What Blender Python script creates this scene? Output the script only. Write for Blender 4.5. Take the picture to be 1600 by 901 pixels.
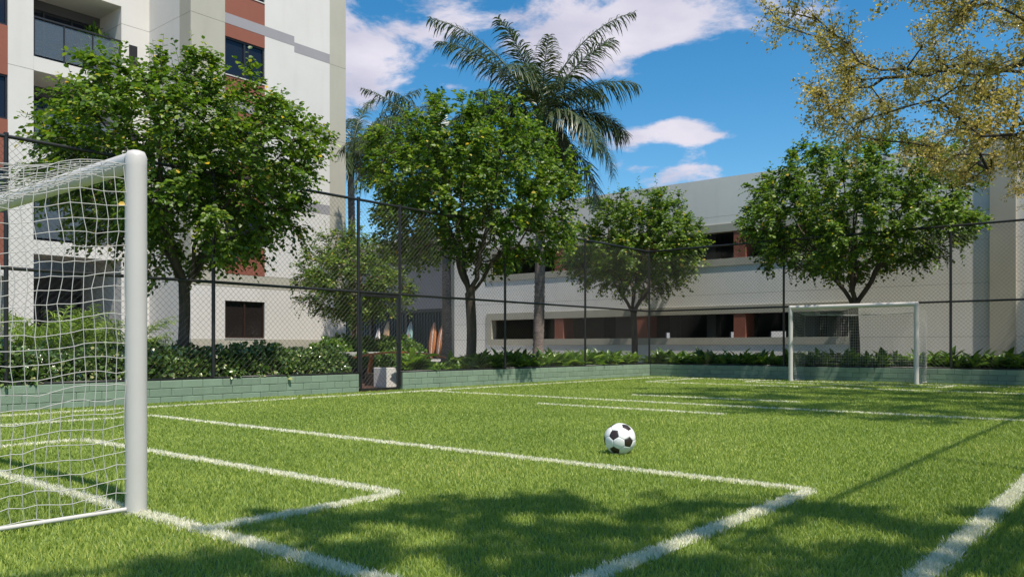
import bpy, math, random
import numpy as np
from mathutils import Vector, Matrix, noise

R = math.radians
for o in list(bpy.data.objects): bpy.data.objects.remove(o)
scene = bpy.context.scene
COL = scene.collection

# ------------------------------------------------------------------ camera
HEAD = 39.6                      # degrees the view is turned from +Y towards -X
cam_d = bpy.data.cameras.new('camera')
cam = bpy.data.objects.new('camera', cam_d); COL.objects.link(cam)
cam.location = (0, 0, 0.90)
cam.rotation_euler = (R(90), 0, R(HEAD))
cam_d.sensor_width = 36.0
cam_d.lens = 28.26
cam_d.shift_y = 0.0566
cam_d.clip_start = 0.05
cam_d.clip_end = 2000
scene.camera = cam

# ------------------------------------------------------------------ light
SH = (-0.49, 0.13)               # shadow offset per metre of height
sun_vec = Vector((-SH[0], -SH[1], 1.0)).normalized()
sd = bpy.data.lights.new('sun', 'SUN'); sd.energy = 5.0; sd.angle = R(0.9); sd.color = (1.0, 0.93, 0.82)
sun = bpy.data.objects.new('sun', sd); COL.objects.link(sun)
sun.rotation_euler = sun_vec.to_track_quat('Z', 'Y').to_euler()
sun.location = (10, -5, 30)

world = bpy.data.worlds.new('World'); scene.world = world; world.use_nodes = True
wn, wl = world.node_tree.nodes, world.node_tree.links
wn.clear()
def wnode(t, **kw):
    n = wn.new(t)
    for k, v in kw.items(): setattr(n, k, v)
    return n
out = wnode('ShaderNodeOutputWorld'); bg = wnode('ShaderNodeBackground')
bg.inputs['Strength'].default_value = 0.125
sky = wnode('ShaderNodeTexSky', sky_type='NISHITA', sun_disc=False)
sky.sun_elevation = math.asin(sun_vec.z)
sky.sun_rotation = math.atan2(sun_vec.x, sun_vec.y)
sky.altitude = 300; sky.air_density = 1.0; sky.dust_density = 0.25; sky.ozone_density = 1.2
hs = wnode('ShaderNodeHueSaturation'); hs.inputs['Hue'].default_value = 0.492; hs.inputs['Saturation'].default_value = 1.42; hs.inputs['Value'].default_value = 1.06
wl.new(sky.outputs[0], hs.inputs['Color'])
tc = wnode('ShaderNodeTexCoord')
mp = wnode('ShaderNodeMapping'); mp.inputs['Scale'].default_value = (1, 1, 2.4); mp.inputs['Location'].default_value = (0.37, 0.2, 0.1)
wl.new(tc.outputs['Generated'], mp.inputs['Vector'])
nz = wnode('ShaderNodeTexNoise'); nz.inputs['Scale'].default_value = 6.0; nz.inputs['Detail'].default_value = 10; nz.inputs['Roughness'].default_value = 0.6; nz.inputs['Distortion'].default_value = 0.25
wl.new(mp.outputs[0], nz.inputs['Vector'])
def wmath(op, a, b=None, clamp=False):
    n = wnode('ShaderNodeMath', operation=op, use_clamp=clamp)
    for i, v in enumerate((a, b)):
        if v is None: continue
        if isinstance(v, (int, float)): n.inputs[i].default_value = v
        else: wl.new(v, n.inputs[i])
    return n.outputs[0]
def cloud(dirv, half_w, half_h, amp):
    """a cloud bank standing in one direction of the sky"""
    d = Vector(dirv).normalized()
    right = Vector((d.y, -d.x, 0)).normalized(); up = right.cross(d)
    s = []
    for ax, h in ((right, half_w), (up, half_h)):
        dp = wnode('ShaderNodeVectorMath', operation='DOT_PRODUCT')
        wl.new(tc.outputs['Generated'], dp.inputs[0]); dp.inputs[1].default_value = ax
        q = wmath('DIVIDE', dp.outputs['Value'], h); s.append(wmath('MULTIPLY', q, q))
    fw = wnode('ShaderNodeVectorMath', operation='DOT_PRODUCT')
    wl.new(tc.outputs['Generated'], fw.inputs[0]); fw.inputs[1].default_value = d
    front = wmath('GREATER_THAN', fw.outputs['Value'], 0.2)
    e = wmath('SUBTRACT', 1.0, wmath('ADD', s[0], s[1]), True)
    return wmath('MULTIPLY', wmath('MULTIPLY', e, amp), front)
def skydir(x, y):                # direction of a spot of sky, from bearing and height
    b, t = (x - 800) / 1256, (541 - y) / 1256
    return (-0.6374 + b * 0.7705, 0.7705 + b * 0.6374, t)
tot = wmath('ADD', wmath('MULTIPLY', wmath('SUBTRACT', nz.outputs['Fac'], .5), 1.7), .47)
for x, y, w, h, a in ((700, 75, .24, .075, .17), (1010, -20, .30, .085, .20), (930, 50, .12, .07, .14), (590, 40, .05, .03, -.1), (800, 0, .05, .02, -.12), (640, 185, .16, .04, -.12), (1078, 204, .095, .020, .24), (1030, 272, .09, .026, .23),
                      (1225, 215, .09, .05, -.22), (1330, 175, .05, .018, .2), (620, 160, .1, .04, .15), (1150, 40, .12, .04, .16), (1330, 70, .22, .10, -.25), (1000, 140, .12, .05, -.15), (1200, 150, .22, .05, -.22), (1180, 290, .06, .03, -.2), (1090, 238, .12, .016, -.2)):
    tot = wmath('ADD', tot, cloud(skydir(x, y), w, h, a))
rampc = wnode('ShaderNodeMapRange', interpolation_type='SMOOTHSTEP')
rampc.inputs['From Min'].default_value = 0.54; rampc.inputs['From Max'].default_value = 0.76
wl.new(tot, rampc.inputs['Value'])
mixc = wnode('ShaderNodeMix', data_type='RGBA')
wl.new(rampc.outputs[0], mixc.inputs['Factor'])
wl.new(hs.outputs[0], mixc.inputs['A'])
nz2 = wnode('ShaderNodeTexNoise'); nz2.inputs['Scale'].default_value = 9.0; nz2.inputs['Detail'].default_value = 8; wl.new(mp.outputs[0], nz2.inputs['Vector'])
tone = wnode('ShaderNodeMix', data_type='RGBA')
tr = wnode('ShaderNodeMapRange'); tr.inputs['From Min'].default_value = .32; tr.inputs['From Max'].default_value = .66; wl.new(nz2.outputs['Fac'], tr.inputs['Value']); wl.new(tr.outputs[0], tone.inputs['Factor'])
tone.inputs['A'].default_value = (3.9, 3.9, 4.9, 1); tone.inputs['B'].default_value = (5.6, 5.4, 6.1, 1)
wl.new(tone.outputs['Result'], mixc.inputs['B'])
wl.new(mixc.outputs['Result'], bg.inputs['Color']); wl.new(bg.outputs[0], out.inputs[0])

vs = scene.view_settings
vs.view_transform = 'Standard'; vs.look = 'None'; vs.exposure = 0.2; vs.gamma = 1.0
vs.use_curve_mapping = False
scene.render.resolution_x = 1024; scene.render.resolution_y = 576
scene.cycles.max_bounces = 8
scene.cycles.transparent_max_bounces = 8

# ------------------------------------------------------------------ materials
MATS = {}
def mat(name, col, rough=0.7, var=0.0, scale=4.0, bump=0.0, bscale=60.0, spec=0.5, metal=0.0, objvar=0.0, stain=None, stretch=(1, 1, 1)):
    m = bpy.data.materials.new(name); m.use_nodes = True
    nt = m.node_tree; n, l = nt.nodes, nt.links
    b = n['Principled BSDF']
    b.inputs['Roughness'].default_value = rough
    b.inputs['Specular IOR Level'].default_value = spec
    b.inputs['Metallic'].default_value = metal
    b.inputs['Base Color'].default_value = (*col, 1)
    co = n.new('ShaderNodeTexCoord')
    mpn = n.new('ShaderNodeMapping'); mpn.inputs['Scale'].default_value = stretch
    geo = n.new('ShaderNodeNewGeometry')
    l.new(geo.outputs['Position'], mpn.inputs['Vector'])
    cur = None
    if var or objvar or stain:
        no = n.new('ShaderNodeTexNoise'); no.inputs['Scale'].default_value = scale; no.inputs['Detail'].default_value = 6; no.inputs['Roughness'].default_value = .6
        l.new(mpn.outputs[0], no.inputs['Vector'])
        mr = n.new('ShaderNodeMapRange'); mr.inputs['From Min'].default_value = .3; mr.inputs['From Max'].default_value = .7
        mr.inputs['To Min'].default_value = 1 - var; mr.inputs['To Max'].default_value = 1 + var
        l.new(no.outputs['Fac'], mr.inputs['Value'])
        val = mr.outputs[0]
        if objvar:
            oi = n.new('ShaderNodeObjectInfo')
            m2 = n.new('ShaderNodeMapRange'); m2.inputs['To Min'].default_value = 1 - objvar; m2.inputs['To Max'].default_value = 1 + objvar
            l.new(oi.outputs['Random'], m2.inputs['Value'])
            mm = n.new('ShaderNodeMath'); mm.operation = 'MULTIPLY'; l.new(val, mm.inputs[0]); l.new(m2.outputs[0], mm.inputs[1]); val = mm.outputs[0]
        vm = n.new('ShaderNodeVectorMath'); vm.operation = 'SCALE'; vm.inputs[0].default_value = col
        l.new(val, vm.inputs['Scale']); cur = vm.outputs[0]
        if stain:
            n2 = n.new('ShaderNodeTexNoise'); n2.inputs['Scale'].default_value = 1.3; n2.inputs['Detail'].default_value = 8
            mp2 = n.new('ShaderNodeMapping'); mp2.inputs['Scale'].default_value = (2.2, 2.2, .35); l.new(geo.outputs['Position'], mp2.inputs['Vector']); l.new(mp2.outputs[0], n2.inputs['Vector'])
            r2 = n.new('ShaderNodeMapRange'); r2.inputs['From Min'].default_value = .52; r2.inputs['From Max'].default_value = .8; r2.inputs['To Max'].default_value = stain
            l.new(n2.outputs['Fac'], r2.inputs['Value'])
            mx = n.new('ShaderNodeMix'); mx.data_type = 'RGBA'; l.new(r2.outputs[0], mx.inputs['Factor']); l.new(cur, mx.inputs['A']); mx.inputs['B'].default_value = (col[0] * .62, col[1] * .6, col[2] * .56, 1)
            cur = mx.outputs['Result']
        l.new(cur, b.inputs['Base Color'])
    if bump:
        nb = n.new('ShaderNodeTexNoise'); nb.inputs['Scale'].default_value = bscale; nb.inputs['Detail'].default_value = 5
        l.new(mpn.outputs[0], nb.inputs['Vector'])
        bp = n.new('ShaderNodeBump'); bp.inputs['Strength'].default_value = bump; bp.inputs['Distance'].default_value = .01
        l.new(nb.outputs['Fac'], bp.inputs['Height']); l.new(bp.outputs[0], b.inputs['Normal'])
    MATS[name] = m
    return m

def leafmat(name, stops, rough=.4, trans=.35, spec=.5):
    """leaf material: each leaf has its own tint from the 'rnd' attribute"""
    m = bpy.data.materials.new(name); m.use_nodes = True
    n, l = m.node_tree.nodes, m.node_tree.links
    b = n['Principled BSDF']; b.inputs['Roughness'].default_value = rough; b.inputs['Specular IOR Level'].default_value = spec
    at = n.new('ShaderNodeAttribute'); at.attribute_name = 'rnd'
    rp = n.new('ShaderNodeValToRGB'); e = rp.color_ramp.elements
    while len(e) < len(stops): e.new(.5)
    for k, (p, c) in enumerate(stops): e[k].position = p; e[k].color = (*c, 1)
    l.new(at.outputs['Fac'], rp.inputs['Fac']); l.new(rp.outputs[0], b.inputs['Base Color'])
    if trans:
        t = n.new('ShaderNodeBsdfTranslucent')
        g = n.new('ShaderNodeMix'); g.data_type = 'RGBA'; g.blend_type = 'MULTIPLY'; g.inputs['Factor'].default_value = 1
        l.new(rp.outputs[0], g.inputs['A']); g.inputs['B'].default_value = (1.5, 1.6, .7, 1)
        l.new(g.outputs['Result'], t.inputs['Color'])
        ms = n.new('ShaderNodeMixShader'); ms.inputs[0].default_value = trans
        l.new(b.outputs[0], ms.inputs[1]); l.new(t.outputs[0], ms.inputs[2]); l.new(ms.outputs[0], n['Material Output'].inputs[0])
    MATS[name] = m
    return m

mat('white_render', (.66, .63, .585), .85, .035, .7, .06, 90, .25, stain=.16)
mat('garage_white', (.78, .75, .70), .85, .03, .6, .06, 90, .25, stain=.16)
mat('beige_render', (.44, .415, .34), .85, .04, .9, .06, 90, .25, stain=.18)
mat('red_render', (.27, .098, .066), .85, .05, 1.2, .06, 90, .25)
mat('grey_render_and_shade', (.32, .305, .315), .85, .04, 1.2, .06, 90, .25)  # grey of the apartment stripes; also shade put into the storefront wall's colour
mat('joint', (.10, .10, .10), .9)
mat('frame_dark', (.018, .017, .018), .4)
mat('frame_brown', (.035, .018, .013), .4)
mat('column_grey', (.28, .31, .34), .8, .05, 1.0)
mat('concrete', (.42, .41, .39), .85, .08, 2.5, .15, 40, stain=.3)
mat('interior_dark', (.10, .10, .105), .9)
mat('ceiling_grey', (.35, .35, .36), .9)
mat('slat_teal', (.02, .05, .062), .5)
mat('block_green', (.205, .275, .205), .85, .07, 5, .35, 55, .3, objvar=.09, stain=.25)
mat('mortar', (.15, .22, .16), .95, .1, 9, .3, 80)
mat('fence_black', (.014, .014, .015), .42, spec=.5)
mat('wire', (.016, .016, .016), .5)
mat('goal_white', (.56, .535, .51), .45, .02, 3.0)
mat('net_white', (.50, .49, .47), .85)
mat('bark', (.085, .068, .055), .9, .35, 9, .8, 30, .2, stretch=(1, 1, .35))
mat('bark_dark', (.05, .042, .037), .9, .3, 9, .8, 30, .2)
mat('bark_light', (.20, .13, .08), .9, .25, 9, .6, 30, .2)
mat('palm_bark', (.23, .185, .165), .95, .45, 9, .8, 25, .2, stretch=(1, 1, 2.5))
mat('soil', (.06, .045, .032), .95, .3, 6, .6, 30)
mat('lawn', (.06, .11, .022), .95, .3, 3, .6, 40)
mat('paving', (.30, .285, .26), .9, .1, 1.0, .2, 30)
mat('wood_orange', (.58, .15, .03), .38, .2, 6, .1, 40, stretch=(3, 3, 12))
mat('deck_wood', (.10, .045, .03), .6, .2, 8, .2, 30, objvar=.2)
mat('ball_white', (.80, .79, .78), .32, .02, 20)
mat('ball_black', (.035, .024, .02), .35)
mat('turf_base', (.13, .20, .05), .95, .25, 60, .5, 300)
mat('paint_white', (.62, .63, .58), .95, .08, 60, .4, 300)
mat('board_white', (.75, .72, .68), .3); mat('board_tan', (.45, .30, .17), .35); mat('board_teal', (.30, .48, .46), .35); mat('board_orange', (.55, .20, .07), .35); mat('board_red', (.45, .06, .04), .35)
def glass(name, col, rough=.05, alpha=1.0):
    m = bpy.data.materials.new(name); m.use_nodes = True
    b = m.node_tree.nodes['Principled BSDF']
    b.inputs['Base Color'].default_value = (*col, 1); b.inputs['Roughness'].default_value = rough; b.inputs['Specular IOR Level'].default_value = .3
    b.inputs['Alpha'].default_value = alpha
    MATS[name] = m
glass('window_glass', (.012, .016, .028)); glass('screen_glass', (.022, .017, .016), .08); glass('rail_glass', (.16, .20, .24), .03, .38)

leafmat('leaf_green', ((0, (0.044, 0.092, 0.012)), (.45, (0.084, 0.155, 0.016)), (.80, (0.150, 0.244, 0.026)), (.982, (0.279, 0.340, 0.041)), (1, (0.837, 0.532, 0.094))), .43, .38, .5)
leafmat('leaf_yellow', ((0, (0.170, 0.160, 0.049)), (.4, (0.341, 0.281, 0.095)), (.8, (0.552, 0.415, 0.134)), (1, (0.723, 0.589, 0.306))), .6, .35, .3)
leafmat('leaf_palm', ((0, (0.026, 0.049, 0.017)), (.6, (0.051, 0.082, 0.027)), (1, (0.122, 0.143, 0.054))), .38, .2, .6)
leafmat('leaf_lime', ((0, (0.093, 0.164, 0.023)), (.6, (0.185, 0.292, 0.037)), (1, (0.317, 0.392, 0.089))), .5, .3, .4)
leafmat('leaf_hedge', ((0, (0.045, 0.096, 0.020)), (.6, (0.094, 0.170, 0.037)), (.93, (0.199, 0.280, 0.077)), (1, (0.548, 0.518, 0.237))), .22, .2, .9)
leafmat('leaf_broad', ((0, (0.051, 0.110, 0.017)), (.6, (0.102, 0.205, 0.030)), (1, (0.256, 0.362, 0.061))), .33, .3, .6)
leafmat('leaf_red', ((0, (.05, .012, .012)), (1, (.14, .03, .025))), .4, .2, .5)
leafmat('grass_blade', ((0, (0.179, 0.253, 0.046)), (.5, (0.285, 0.362, 0.070)), (.9, (0.401, 0.454, 0.103)), (1, (0.569, 0.505, 0.206))), .55, .3, .35)
leafmat('line_blade', ((0, (0.620, 0.605, 0.552)), (.8, (0.800, 0.770, 0.708)), (1, (0.840, 0.799, 0.718))), .6, .25, .3)

# ------------------------------------------------------------------ mesh helpers
def poly_mesh(name, V, faces_by_size, rnd=None, smooth=False):
    V = np.asarray(V, dtype=np.float32)
    me = bpy.data.meshes.new(name)
    me.vertices.add(len(V)); me.vertices.foreach_set('co', V.ravel())
    idx = np.concatenate([f.ravel() for f in faces_by_size]).astype(np.int32)
    tot = np.concatenate([np.full(len(f), f.shape[1], np.int32) for f in faces_by_size])
    me.loops.add(len(idx)); me.loops.foreach_set('vertex_index', idx)
    me.polygons.add(len(tot)); st = np.concatenate(([0], np.cumsum(tot)[:-1])).astype(np.int32)
    me.polygons.foreach_set('loop_start', st)
    if smooth: me.polygons.foreach_set('use_smooth', np.ones(len(tot), dtype=bool))
    me.update(calc_edges=True)
    if rnd is not None:
        a = me.attributes.new('rnd', 'FLOAT', 'POINT'); a.data.foreach_set('value', np.asarray(rnd, dtype=np.float32))
    return me

def link(name, me, material=None, parent=None, loc=None):
    o = bpy.data.objects.new(name, me); COL.objects.link(o)
    if material and not len(me.materials): me.materials.append(MATS[material])
    if parent: o.parent = parent
    if loc: o.location = loc
    return o

class MB:
    """collects boxes and tubes of ONE part"""
    def __init__(s): s.v = []; s.f = []
    def add(s, vs, fs):
        k = len(s.v); s.v += [tuple(v) for v in vs]; s.f += [tuple(i + k for i in f) for f in fs]; return s
    def box(s, x0, x1, y0, y1, z0, z1):
        s.add([(x, y, z) for z in (z0, z1) for y in (y0, y1) for x in (x0, x1)],
              [(0, 2, 3, 1), (4, 5, 7, 6), (0, 1, 5, 4), (2, 6, 7, 3), (0, 4, 6, 2), (1, 3, 7, 5)]); return s
    def tube(s, pts, rad, n=6, caps=True):
        pts = [Vector(p) for p in pts]
        if not hasattr(rad, '__len__'): rad = [rad] * len(pts)
        k = len(s.v); m = len(pts); prev = None
        for i, p in enumerate(pts):
            t = (pts[min(i + 1, m - 1)] - pts[max(i - 1, 0)])
            t = t.normalized() if t.length > 1e-9 else Vector((0, 0, 1))
            if prev is None:
                a = Vector((0, 0, 1)) if abs(t.z) < .9 else Vector((1, 0, 0))
                u = t.cross(a).normalized()
            else:
                u = prev - t * prev.dot(t); u = u.normalized() if u.length > 1e-6 else t.orthogonal().normalized()
            prev = u; w = t.cross(u)
            for j in range(n):
                a = 2 * math.pi * j / n
                s.v.append(tuple(p + (u * math.cos(a) + w * math.sin(a)) * rad[i]))
        for i in range(m - 1):
            for j in range(n):
                q = (j + 1) % n
                s.f.append((k + i * n + j, k + i * n + q, k + (i + 1) * n + q, k + (i + 1) * n + j))
        if caps:
            e = len(s.v); s.v += s.v[k:k + n] + s.v[k + (m - 1) * n:k + m * n]      # caps keep their own corners, so sides shade true
            s.f.append(tuple(e + j for j in reversed(range(n)))); s.f.append(tuple(e + n + j for j in range(n)))
        return s
    def mesh(s, name, smooth=False):
        me = bpy.data.meshes.new(name); me.from_pydata(s.v, [], s.f)
        if smooth: me.polygons.foreach_set('use_smooth', [True] * len(me.polygons))
        me.update(); return me
    def build(s, name, material, parent=None, smooth=False, bevel=0):
        o = link(name, s.mesh(name, smooth), material, parent)
        if bevel:
            b = o.modifiers.new('bevel', 'BEVEL'); b.width = bevel; b.segments = 2; b.limit_method = 'ANGLE'
        return o

def tag(o, label=None, cat=None, group=None, kind=None):
    if label: o['label'] = label
    if cat: o['category'] = cat
    if group: o['group'] = group
    if kind: o['kind'] = kind
    return o
def thing(name, label, cat, loc=(0, 0, 0), group=None, rz=0):
    o = bpy.data.objects.new(name, None); COL.objects.link(o); o.location = loc; o.rotation_euler = (0, 0, rz)
    o.empty_display_size = .2
    return tag(o, label, cat, group)
def copy_tree(o, parent=None):
    c = o.copy(); COL.objects.link(c); c.parent = parent
    for ch in [x for x in o.children]: copy_tree(ch, c)
    return c

# the same cheap transform for many leaves at once
LEAF_T = np.array([(0, 0, 0), (.36, .26, .09), (.36, .66, .09), (0, 1, -.07), (-.36, .66, .09), (-.36, .26, .09)], np.float32)
LEAF_F = [np.array([(0, 1, 2, 3), (0, 3, 4, 5)])]
SMALL_T = np.array([(0, 0, 0), (.36, .5, .06), (0, 1, 0), (-.36, .5, .06)], np.float32)
SMALL_F = [np.array([(0, 1, 2, 3)])]
LANCE_T = np.array([(0, 0, 0), (.15, .35, .10), (.10, .75, .05), (0, 1, -.10), (-.10, .75, .05), (-.15, .35, .10), (0, .4, .03)], np.float32)
LANCE_F = [np.array([(0, 1, 2, 6), (0, 6, 4, 5)]), np.array([(6, 2, 3), (6, 3, 4)])]
def norm(a): return a / np.maximum(np.linalg.norm(a, axis=-1, keepdims=True), 1e-9)
def leaves(name, P, A, N, S, tmpl, rng, bias=None):
    T, F = tmpl
    A = norm(A); B = norm(np.cross(A, N)); N2 = np.cross(B, A); k = len(T)
    V = P[:, None, :] + S[:, None, None] * (T[None, :, 0, None] * B[:, None] + T[None, :, 1, None] * A[:, None] + T[None, :, 2, None] * N2[:, None])
    off = (np.arange(len(P)) * k)[:, None, None]
    fs = [(f[None] + off).reshape(-1, f.shape[1]) for f in F]
    r = rng.random(len(P)) if bias is None else np.clip(bias, 0, 1)
    return poly_mesh(name, V.reshape(-1, 3), fs, np.repeat(r, k))

# ------------------------------------------------------------------ ground
FX0, FX1, FY0, FY1 = -12.40, 0.25, -3.0, 21.60        # faces of the court walls
def sheet(name, rects, z, material, label, cat):
    mb = MB()
    for x0, x1, y0, y1 in rects: mb.add([(x0, y0, z), (x1, y0, z), (x1, y1, z), (x0, y1, z)], [(0, 1, 2, 3)])
    return tag(mb.build(name, material), label, cat, kind='structure')
sheet('ground', [(-600, 600, -600, 600)], -.06, 'paving', 'grey paved ground reaching away past the buildings', 'ground')
sheet('turf', [(FX0, FX1 + .3, FY0, FY1)], 0.0, 'turf_base', 'green artificial turf of the small football court', 'turf')
# raised planting beds round the court, with the gate passage left open
PX0, PX1, PY0, PY1 = -18.2, -12.56, 9.75, 12.0
bed = MB()
for x0, x1, y0, y1 in ((-60, -12.56, -12, PY0), (-60, -17.5, PY1, 34), (-14.3, -12.56, PY1, 34), (-17.5, -14.3, 15.5, 34), (-60, PX0, PY0, PY1), (-12.56, 22, 21.76, 34)):
    bed.box(x0, x1, y0, y1, -.3, .29)
tag(bed.build('planting_bed', 'soil'), 'dark soil of the raised planting beds behind the court walls', 'soil', kind='structure')
sheet('lawn', [(-24.0, -15.3, -6, 9.5), (-19, -17.6, 12.4, 19)], .296, 'lawn', 'lawn between the hedge and the apartment building', 'lawn')
sheet('paving', [(-40, -21.5, 20.2, 29.4)], .296, 'paving', 'pale paving in front of the surfboard storefront', 'paving')
deck = tag(MB().box(PX0, PX1, PY0 + .002, PY1 - .002, -.05, -.02).build('boardwalk', 'deck_wood'), 'brown plank boardwalk outside the court gate', 'boardwalk', kind='structure')
plank = MB().box(-.065, .065, PY0 + .01, PY1 - .01, -.018, .012).mesh('plank')
for k in range(int((PX1 - PX0) / .14)):
    link('plank', plank, 'deck_wood', deck, (PX0 + .08 + k * .14, 0, 0))
plank2 = MB().box(-.065, .065, PY1 + .005, 15.49, -.018, .012).mesh('plank')
for k in range(22): link('plank', plank2, 'deck_wood', deck, (-17.5 + .08 + k * .14, 0, 0))

# ------------------------------------------------------------------ court lines
LW = .082
GY, FGY, MY = 2.05, 20.62, 11.34
LX, RX = -11.62, -0.76
LINES = []                                             # name, label, x0, x1, y0, y1
def hl(n, lab, x0, x1, y): LINES.append((n, lab, x0, x1, y - LW / 2, y + LW / 2))
def vl(n, lab, x, y0, y1): LINES.append((n, lab, x - LW / 2, x + LW / 2, y0, y1))
h = LW / 2
hl('goal_line', 'white goal line passing the foot of the near goal post', LX, RX, GY)
hl('goal_line', 'white goal line under the far goal', LX, RX, FGY)
hl('halfway_line', 'long white halfway line across the middle of the court', LX + h, RX - h, MY)
vl('touch_line', 'white touch line along the gated block wall', LX, GY + h, FGY - h)
vl('touch_line', 'white touch line in the lower right corner', RX, -2.5, FGY - h)
hl('penalty_area_line', 'white front line of the penalty area near the ball', -10.2, -1.74, 5.02)
vl('penalty_area_line', 'white side line of the near penalty area running out at the bottom', -1.74, GY + h, 5.02 - h)
vl('penalty_area_line', 'white side line of the near penalty area seen through the net', -10.2, GY + h, 5.02 - h)
hl('goal_area_line', 'white front line of the small area before the near goal', -8.06, -3.64, 3.31)
vl('goal_area_line', 'short white side line of the near goal area beside the post', -3.64, GY + h, 3.31 - h)
vl('goal_area_line', 'white side line of the near goal area behind the net', -8.06, GY + h, 3.31 - h)
hl('substitution_mark', 'short white dash on the near side of the halfway line', -7.70, -4.58, 9.93)
hl('substitution_mark', 'short white dash on the far side of the halfway line', -7.75, -4.64, 12.84)
hl('penalty_area_line', 'white front line of the far penalty area', -10.3, -1.74, 17.75)
vl('penalty_area_line', 'white side line of the far penalty area towards the corner', -10.3, 17.75 + h, FGY - h)
vl('penalty_area_line', 'white side line of the far penalty area, right end', -1.74, 17.75 + h, FGY - h)
hl('goal_area_line', 'white front line of the small area before the far goal', -8.4, -3.9, 19.35)
vl('goal_area_line', 'white side line of the far goal area, left of the goal', -8.4, 19.35 + h, FGY - h)
vl('goal_area_line', 'white side line of the far goal area, right of the goal', -3.9, 19.35 + h, FGY - h)

rng = np.random.default_rng(7)
pts = []
cell = .5
for ix in range(int((FX1 + .3 - FX0) / cell) + 1):
    for iy in range(int((FY1 - FY0) / cell) + 1):
        x0, y0 = FX0 + ix * cell, FY0 + iy * cell
        cx, cy = x0 + .25, y0 + .25
        dd = math.hypot(cx, cy)
        fwd = -.6374 * cx + .7705 * cy; lat = .7705 * cx + .6374 * cy
        vis = fwd > 1.2 and abs(lat) < .66 * fwd + 1.6
        rho = min(8500, 8500 * (4.3 / max(dd, .1)) ** 1.5)
        if not vis: rho = 500
        n = int(rho * cell * cell)
        q = np.empty((n, 3)); q[:, 0] = x0 + rng.random(n) * cell; q[:, 1] = y0 + rng.random(n) * cell
        q[:, 2] = max(dd if vis else 9, 4.0)
        pts.append(q)
pts = np.concatenate(pts)
pts = pts[(pts[:, 0] > FX0 + .01) & (pts[:, 1] < FY1 - .01)]
def blades(name, Q, material, bias_noise=True, hs=1.0):
    n = len(Q); sc = np.maximum(1, (Q[:, 2] / 4.6)) ** .62
    az = rng.random(n) * 2 * np.pi; face = rng.random(n) * 2 * np.pi
    H = (.017 + .018 * rng.random(n)) * hs; W = .0027 * sc * (.7 + .6 * rng.random(n)); L = H * (.1 + .75 * rng.random(n))
    d = np.stack([np.cos(az), np.sin(az), np.zeros(n)], 1); w = np.stack([np.cos(face), np.sin(face), np.zeros(n)], 1) * W[:, None]
    P = np.stack([Q[:, 0], Q[:, 1], np.full(n, -.002)], 1); up = np.array([0, 0, 1.0])
    m = P + d * (L * .35)[:, None] + up * (H * .6)[:, None]; t = P + d * L[:, None] + up * H[:, None]
    V = np.stack([P - w, P + w, m + w * .8, m - w * .8, t], 1).reshape(-1, 3)
    o = (np.arange(n) * 5)[:, None]
    r = rng.random(n)
    if bias_noise:
        big = .5 + .5 * np.sin(Q[:, 0] * 1.7 + np.sin(Q[:, 1] * 1.1)) * np.sin(Q[:, 1] * 1.3 + np.cos(Q[:, 0] * .9))
        r = np.clip(r * .7 + .3 * big, 0, 1)
    me = poly_mesh(name, V, [np.array([[0, 1, 2, 3]]) + o, np.array([[3, 2, 4]]) + o], np.repeat(r, 5))
    return link(name, me, material)
used = np.zeros(len(pts), bool)
jit = rng.normal(0, .008, (len(pts), 2))
for n_, lab, x0, x1, y0, y1 in LINES:
    ok = (~used) & (pts[:, 0] + jit[:, 0] > x0) & (pts[:, 0] + jit[:, 0] < x1) & (pts[:, 1] + jit[:, 1] > y0) & (pts[:, 1] + jit[:, 1] < y1)
    used |= ok
    Q = pts[ok]; Q = np.concatenate([Q] + [Q + np.concatenate([rng.normal(0, .012, (len(Q), 2)), np.zeros((len(Q), 1))], 1) for k_ in range(3)])
    o = blades(n_, Q, 'line_blade', False, 1.05)
    tag(o, lab, 'line', kind='structure')
    link('paint_strip', MB().add([(x0, y0, .004), (x1, y0, .004), (x1, y1, .004), (x0, y1, .004)], [(0, 1, 2, 3)]).mesh('paint_strip'), 'paint_white', o)
tag(blades('grass', pts[~used], 'grass_blade'), 'short green artificial grass blades of the court', 'grass', kind='stuff')

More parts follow.
